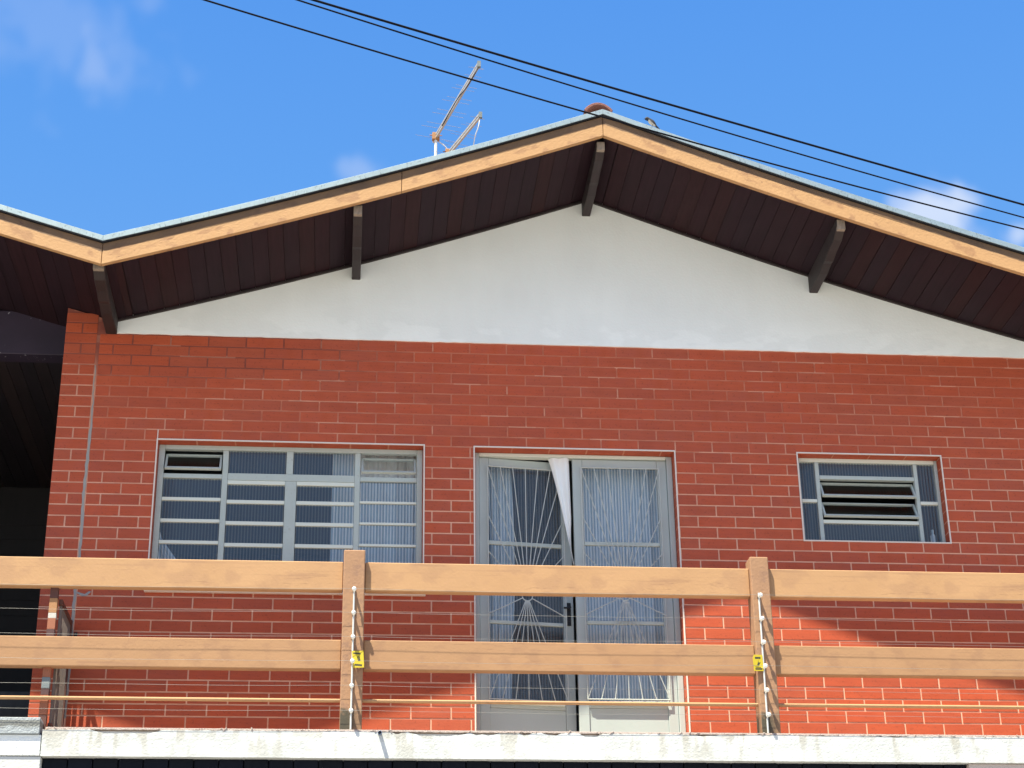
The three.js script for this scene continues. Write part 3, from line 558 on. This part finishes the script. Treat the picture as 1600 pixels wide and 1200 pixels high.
// ------------------------------------------------------------------ railing
const rail = thing('balcony_railing', 'ochre painted balcony railing of two broad rails, thick posts and a thin bar', 'railing', [0, 4.29, .52]);
{
  const b = 4.29, zc = .52;
  const posts = [[-1.706, -1.571], [.884, 1.004], [-4.42, -4.29], [3.62, 3.75]];
  for (const [x0, x1] of posts) {
    const g = new RoundedBoxGeometry(x1 - x0, 5.443 - b, .134, 2, .008).toNonIndexed().translate((x0 + x1) / 2, (5.443 - b) / 2 - .001, .525 - zc);
    const p = g.attributes.position, n = g.attributes.normal, uv = new Float32Array(p.count * 2);
    for (let i = 0; i < p.count; i++) { const side = Math.abs(n.getX(i)) > .6; uv[i * 2] = side ? (p.getZ(i) + .06) / .13 : (p.getX(i) - x0) / .135; uv[i * 2 + 1] = p.getY(i) / 1.155; }
    g.setAttribute('uv', new THREE.BufferAttribute(uv, 2)); add(rail, 'post', g, M.post);
  }
  const gaps = [[-6.6, -4.421], [-4.289, -1.707], [-1.570, .883], [1.005, 3.619]];
  for (const [x0, x1] of gaps) {
    add(rail, 'broad_rail', box(x0, x1, 5.186 - b, 5.376 - b, .488 - zc, .550 - zc, .007), M.ochre);
    add(rail, 'broad_rail', box(x0, x1, 4.680 - b, 4.869 - b, .488 - zc, .550 - zc, .007), M.ochre2);
    add(rail, 'thin_bar', rod([x0, 4.487 - b, .538 - zc], [x1, 4.487 - b, .538 - zc], .0115, 10), M.ochre);
  }
}
// side gate at the left end of the balcony
{
  const g = thing('side_gate', 'narrow slatted metal gate with a rusty patched post at the left end of the balcony', 'gate', [-3.48, 4.29, .5]);
  const z0 = 0, post = [[0, .10, 0], [.10, .22, 3], [.22, .26, 1], [.26, .33, 5], [.33, .42, 3], [.42, .50, 1], [.50, .63, 1], [.63, .70, 3], [.70, .735, 4], [.735, .83, 2], [.83, 1.02, 0]];
  for (const [a, b, m] of post) add(g, 'post_section', box(-.024, .024, a + .0005, b - .0005, -.02, .02 + (m % 2) * .002, .002), M.rust[m]);
  for (let i = 0; i < 10; i++) { const z = -.045 - i * .042; add(g, 'slat', box(.030, .046, .06, .80, z - .014, z, .002), M.gateSlat); }
  add(g, 'gate_rail', box(.026, .050, .80, .835, -.46, -.022, .003), M.rust[0]); add(g, 'gate_rail', box(.026, .050, .03, .06, -.46, -.022, .003), M.rust[0]);
  add(g, 'end_bar', box(.024, .052, .03, .84, -.485, -.46, .003), M.rust[0]);
  add(g, 'latch', merge([box(.05, .085, .70, .73, -.485, -.465, .004), box(.07, .09, .69, .76, -.485, -.47, .004)]), M.black);
  add(g, 'lower_bracket', box(-.03, .05, .0, .03, -.08, .01, .004), M.black);
}
// electric fence
{
  const f = thing('electric_fence', 'electric fence of thin wires on white insulators along the ochre railing', 'fence', [0, 4.29, .606]);
  const ys = [5.165, 5.012, 4.858, 4.705, 4.552, 4.398].map((y) => y - 4.29), er = rng(12);
  const poles = [[-1.636, -1.638], [.924, .920], [-4.35, -4.35], [3.68, 3.68]];
  for (const [xt, xb] of poles) {
    add(f, 'rod', rod([xb, .004, -.004], [xt, .905, -.004], .0062, 8), M.alu);
    for (const y of ys) {
      const x = lerp(xb, xt, y / .9);
      const pts = [[0, 0], [.008, 0], [.009, .014], [.007, .018], [.007, .032], [.0125, .037], [.014, .047], [.011, .056], [.0, .058]].map(([a, b]) => new THREE.Vector2(a, b));
      add(f, 'insulator', new THREE.LatheGeometry(pts, 10).rotateX(Math.PI / 2).translate(x, y, .002).toNonIndexed(), M.white);
      add(f, 'clip', box(x - .009, x + .009, y - .006, y + .006, -.012, .004, .002), M.black);
    }
  }
  for (const y of ys) {
    const xs = [-6.4, -4.35, -1.637, .922, 3.68, 4.6]; const pts = [];
    for (let i = 0; i < xs.length - 1; i++) for (let k = 0; k < 6; k++) { const t = k / 6; pts.push([lerp(xs[i], xs[i + 1], t), y - .016 * 4 * t * (1 - t) * (.6 + .6 * er()) * .6, .052]); }
    pts.push([4.6, y, .052]); add(f, 'wire', tube(pts, .0008, 90, 4), M.wire);
  }
}
// warning plates
function plate(name, label, pts, x, y, z, ry, rz, marks) {
  const t = thing(name, label, 'warning sign', [x, y, z]); t.rotation.set(0, ry, rz);
  add(t, 'plate', prism(pts, -.0012, .0012, .0004), std({ color: rgb(.52, .39, .015), roughness: .5 }));
  const ink = std({ color: rgb(.05, .045, .02), roughness: .6 });
  add(t, 'markings', merge(marks.map((m) => prism(m, .0013, .0017))), ink); return t;
}
const rectP = (x0, x1, y0, y1) => [[x0, y0], [x1, y0], [x1, y1], [x0, y1]];
plate('warning_sign', 'yellow electric fence warning plate hanging skewed from the rod on the left post', [[-.042, .048], [.030, .056], [.046, -.03], [.048, -.048], [-.018, -.056], [-.026, -.02]], -1.607, 4.724, .626, -.15, -.12,
  [[[.004, -.012], [.012, .018], [.022, -.010]], rectP(-.012, .034, -.042, -.030), rectP(-.03, .016, .030, .040), rectP(.0, .006, -.002, .02)]);
plate('warning_sign', 'yellow electric fence warning plate beside the rod on the right post', [[-.034, -.052], [.030, -.052], [.030, .052], [-.024, .052], [-.034, .034]], .888, 4.735, .612, .12, .03,
  [rectP(-.020, .016, .026, .038), rectP(-.024, .02, -.044, -.034), [[-.012, -.02], [.002, .018], [.0, .002], [.014, .004], [-.004, -.026], [-.002, -.012]], rectP(-.022, .012, -.030, -.027)]);
// blue drain spout in the ledge
{
  const s = thing('drain_spout', 'short blue plastic drain spout sticking out of the top of the white ledge', 'drain pipe', [-1.462, 4.270, .6]);
  const p = [[.009, 0], [.012, 0], [.012, .064], [.009, .064], [.009, 0]].map(([a, b]) => new THREE.Vector2(a, b));
  add(s, 'pipe', new THREE.LatheGeometry(p, 14).rotateX(Math.PI / 2 + .12).toNonIndexed(), M.blue);
}
// ------------------------------------------------------------------ curtains
function curtain(label, shape, seed, group) {            // shape(u, v) -> [x, y, z]; v from top to bottom
  const nu = 90, nv = 18, pos = [], idx = []; const r = rng(seed); const ph = [r() * 6, r() * 6, r() * 6];
  for (let j = 0; j <= nv; j++) for (let i = 0; i <= nu; i++) { const u = i / nu, v = j / nv; pos.push(...shape(u, v, ph)); }
  for (let j = 0; j < nv; j++) for (let i = 0; i < nu; i++) { const a = j * (nu + 1) + i; idx.push(a, a + nu + 1, a + 1, a + 1, a + nu + 1, a + nu + 2); }
  const g = new THREE.BufferGeometry(); g.setAttribute('position', new THREE.Float32BufferAttribute(pos, 3)); g.setIndex(idx); g.computeVertexNormals();
  g.computeBoundingBox(); const c = g.boundingBox.getCenter(new THREE.Vector3()); g.translate(-c.x, -g.boundingBox.min.y, -c.z);
  const m = add(scene, 'curtain', g, M.sheet); m.position.set(c.x, c.y - (g.boundingBox.max.y - g.boundingBox.min.y) / 2, c.z); m.userData.label = label; m.userData.category = 'curtain'; return m;
}
const folds = (u, ph, n, a) => a * (Math.sin(u * n * 6.283 + ph[0]) + .5 * Math.sin(u * n * 2.3 * 6.283 + ph[1]) + .3 * Math.sin(u * n * 4.1 * 6.283 + ph[2]));
curtain('white curtain behind the right-hand panes of the wide window', (u, v, ph) => [lerp(-1.80, -1.19, u), lerp(6.52, 4.40, v), -.26 + folds(u, ph, 5, .013)], 1);
curtain('narrow white curtain gathered at the left edge inside the wide window', (u, v, ph) => [lerp(-3.02, lerp(-2.95, -2.79, sstep(.0, .24, v)), u), lerp(5.86, 4.55, v), -.20 + folds(u, ph, 2, .010)], 2);
curtain('white curtain filling the glass of the right door leaf', (u, v, ph) => [lerp(-.10, .50, u), lerp(6.38, 4.30, v), -.24 + folds(u, ph, 8, .009)], 3);
curtain('white curtain drawn to the left third of the left door leaf', (u, v, ph) => [lerp(-.73, -.565, u) + .02 * Math.sin(v * 5), lerp(6.37, 4.30, v), -.27 + folds(u, ph, 3, .010)], 4);
curtain('white curtain end blown out through the gap beside the ajar door leaf', (u, v, ph) => {
  const l = -.318 + .150 * Math.pow(v, .85), r = -.178 + .018 * v - .004 * v, w = Math.max(.006, (r - l) * (1 - sstep(.55, 1, v) * .75));
  return [l + w * u, lerp(6.374, 5.60, v), -.115 + .055 * Math.sin(u * 2.2) * (1 - .5 * v) + .03 * v - .03 * u + .012 * Math.sin(u * 9 + v * 2)];
}, 5);
{
  const b = thing('bottle', 'small white bottle standing inside the bottom right corner of the small window', 'bottle', [2.36, 5.785, -.135]);
  add(b, 'bottle_body', new THREE.LatheGeometry([[0, 0], [.017, 0], [.018, .01], [.018, .085], [.008, .1], [.008, .108]].map(([x, y]) => new THREE.Vector2(x, y)), 14).toNonIndexed(), M.white);
  add(b, 'bottle_cap', new THREE.CylinderGeometry(.0095, .0095, .022, 12).translate(0, .119, 0).toNonIndexed(), M.white);
}
// ------------------------------------------------------------------ things on the roof
function antenna(label, x, y, z, mastDrop, dir, len, e0, e1, n, cable) {
  const t = thing('tv_antenna', label, 'antenna', [x, y - mastDrop, z]); const D = new THREE.Vector3(...dir).normalize(), S = new THREE.Vector3(D.z, 0, -D.x).normalize();
  const at = (l, s, up = 0) => [D.x * l + S.x * s, mastDrop + D.y * l + up, D.z * l + S.z * s];
  add(t, 'mast', rod([0, 0, 0], [0, mastDrop + .01, 0], .0125, 10), M.white);
  const boom = (up) => { const g = new THREE.BoxGeometry(.016, .016, len + .08); g.applyQuaternion(new THREE.Quaternion().setFromUnitVectors(new THREE.Vector3(0, 0, 1), D)); g.translate(...at(len / 2 - .02, 0, up)); return metric(g); };
  add(t, 'boom', boom(.012), M.antenna); add(t, 'boom', boom(-.016), M.antenna);
  for (let i = 0; i < n; i++) { const k = i / (n - 1), l = len * (1 - Math.pow(1 - k, 1.25)) * .98, h = lerp(e0, e1, Math.pow(k, .8)) / 2; add(t, 'element', rod(at(l, -h, i % 2 ? .012 : -.016), at(l, h, i % 2 ? .012 : -.016), .0014, 5), M.antennaRod); }
  add(t, 'clamp', merge([box(-.03, .03, mastDrop - .035, mastDrop + .03, -.022, .022, .004), rod([-.05, mastDrop, .018], [.05, mastDrop, .018], .004)]), M.rust[2]);
  add(t, 'end_cap', (() => { const g = new THREE.BoxGeometry(.026, .05, .026); g.translate(...at(len + .01, 0, -.004)); return metric(g); })(), M.rust[5]);
  cable.forEach(([pts, m]) => add(t, 'coaxial_cable', tube(pts.map(([l, s, up]) => at(l, s, up)), .0042, 30, 6), m)); return t;
}
antenna('longer TV antenna on a white mast above the left roof slope', -1.061, 9.52, -1, 1.25, [.262, 0, 1], 1.06, .34, .10, 13,
  [[[[1.06, 0, -.02], [1.04, -.03, -.09], [.92, -.035, -.10], [.6, -.02, -.03], [.2, -.01, -.02]], M.black], [[[-.02, .02, -.02], [-.03, .10, -.07], [-.03, .15, -.18], [-.02, .165, -.30], [0, .17, -.5]], M.white]]);
antenna('smaller TV antenna half hidden behind the roof edge', -.955, 9.37, -1, 1.12, [.366, 0, 1], .60, .30, .09, 9,
  [[[[.60, 0, -.02], [.595, -.01, -.10], [.55, -.02, -.17], [.48, -.01, -.30], [.46, 0, -.5]], M.white]]);
{ // bird on the flashing
  const b = thing('bird', 'small dark bird with a pale belly perched on the right roof edge', 'bird', [.335, 8.482, .86]);
  const rings = [[-.043, .066, .0012, .0012], [-.034, .068, .003, .003], [-.030, .069, .010, .0095], [-.022, .070, .0150, .0135], [-.012, .067, .0150, .0140], [-.004, .058, .0150, .0150], [.008, .046, .019, .018], [.022, .034, .019, .018], [.034, .022, .0135, .0135], [.044, .010, .007, .009], [.058, -.006, .004, .009], [.074, -.026, .002, .008]];
  const pos = [], col = [], idx = [], n = 14; rings.forEach(([x, y, ry, rz], i) => { for (let k = 0; k < n; k++) { const a = k / n * 2 * Math.PI, tx = i > 4 ? .55 : .1; const dy = Math.cos(a) * ry; pos.push(x + dy * tx * .8, y + dy * .9, Math.sin(a) * rz); const belly = i > 4 && i < 9 && Math.cos(a) < -.35 ? 1 : 0; const dark = i < 2 ? [.02, .02, .02] : [.018, .016, .02]; col.push(...(belly ? [.5, .42, .36] : dark)); } });
  for (let i = 0; i < rings.length - 1; i++) for (let k = 0; k < n; k++) { const a = i * n + k, c = i * n + (k + 1) % n; idx.push(a, c, a + n, c, c + n, a + n); }
  const g = new THREE.BufferGeometry(); g.setAttribute('position', new THREE.Float32BufferAttribute(pos, 3)); g.setAttribute('color', new THREE.Float32BufferAttribute(col, 3)); g.setIndex(idx); g.computeVertexNormals();
  add(b, 'body', g, std({ vertexColors: true, roughness: .8, side: THREE.DoubleSide }));
  for (const z of [-.008, .008]) add(b, 'leg', tube([[.018, .026, z], [.014, .010, z], [.012, -.002, z]], .0016, 6, 5), M.black);
}
// ------------------------------------------------------------------ street cables
function cable(label, A, B, mid, r) {
  const a = new THREE.Vector3(...A), b = new THREE.Vector3(...B), pts = [], sag = mid;
  for (let i = -30; i <= 40; i++) { const t = i / 10, p = a.clone().lerp(b, t); p.y += sag * (t * t - t) * 4 * .25; p.y = Math.min(p.y, A[1] + 1.5); pts.push(p.toArray()); }
  const g = tube(pts, r, 160, 8); const m = add(scene, 'power_cable', g, M.cable); m.userData.label = label; m.userData.category = 'cable'; m.userData.group = 'overhead cables crossing in front of the roof';
}
cable('thick black overhead cable, topmost of the three', [-1.9043, 6.75, 4.5048], [2.0582, 6.75, 2.8892], .045, .0058);
cable('thinner black overhead cable just below the thick topmost one', [-1.9764, 6.72, 4.5403], [2.0861, 6.72, 2.799], .10, .0041);
cable('black overhead cable, lowest of three, crossing the gable peak', [-2.3873, 6.62, 4.6462], [2.0575, 6.62, 2.842], .14, .0044);

renderer.render(scene, camera);
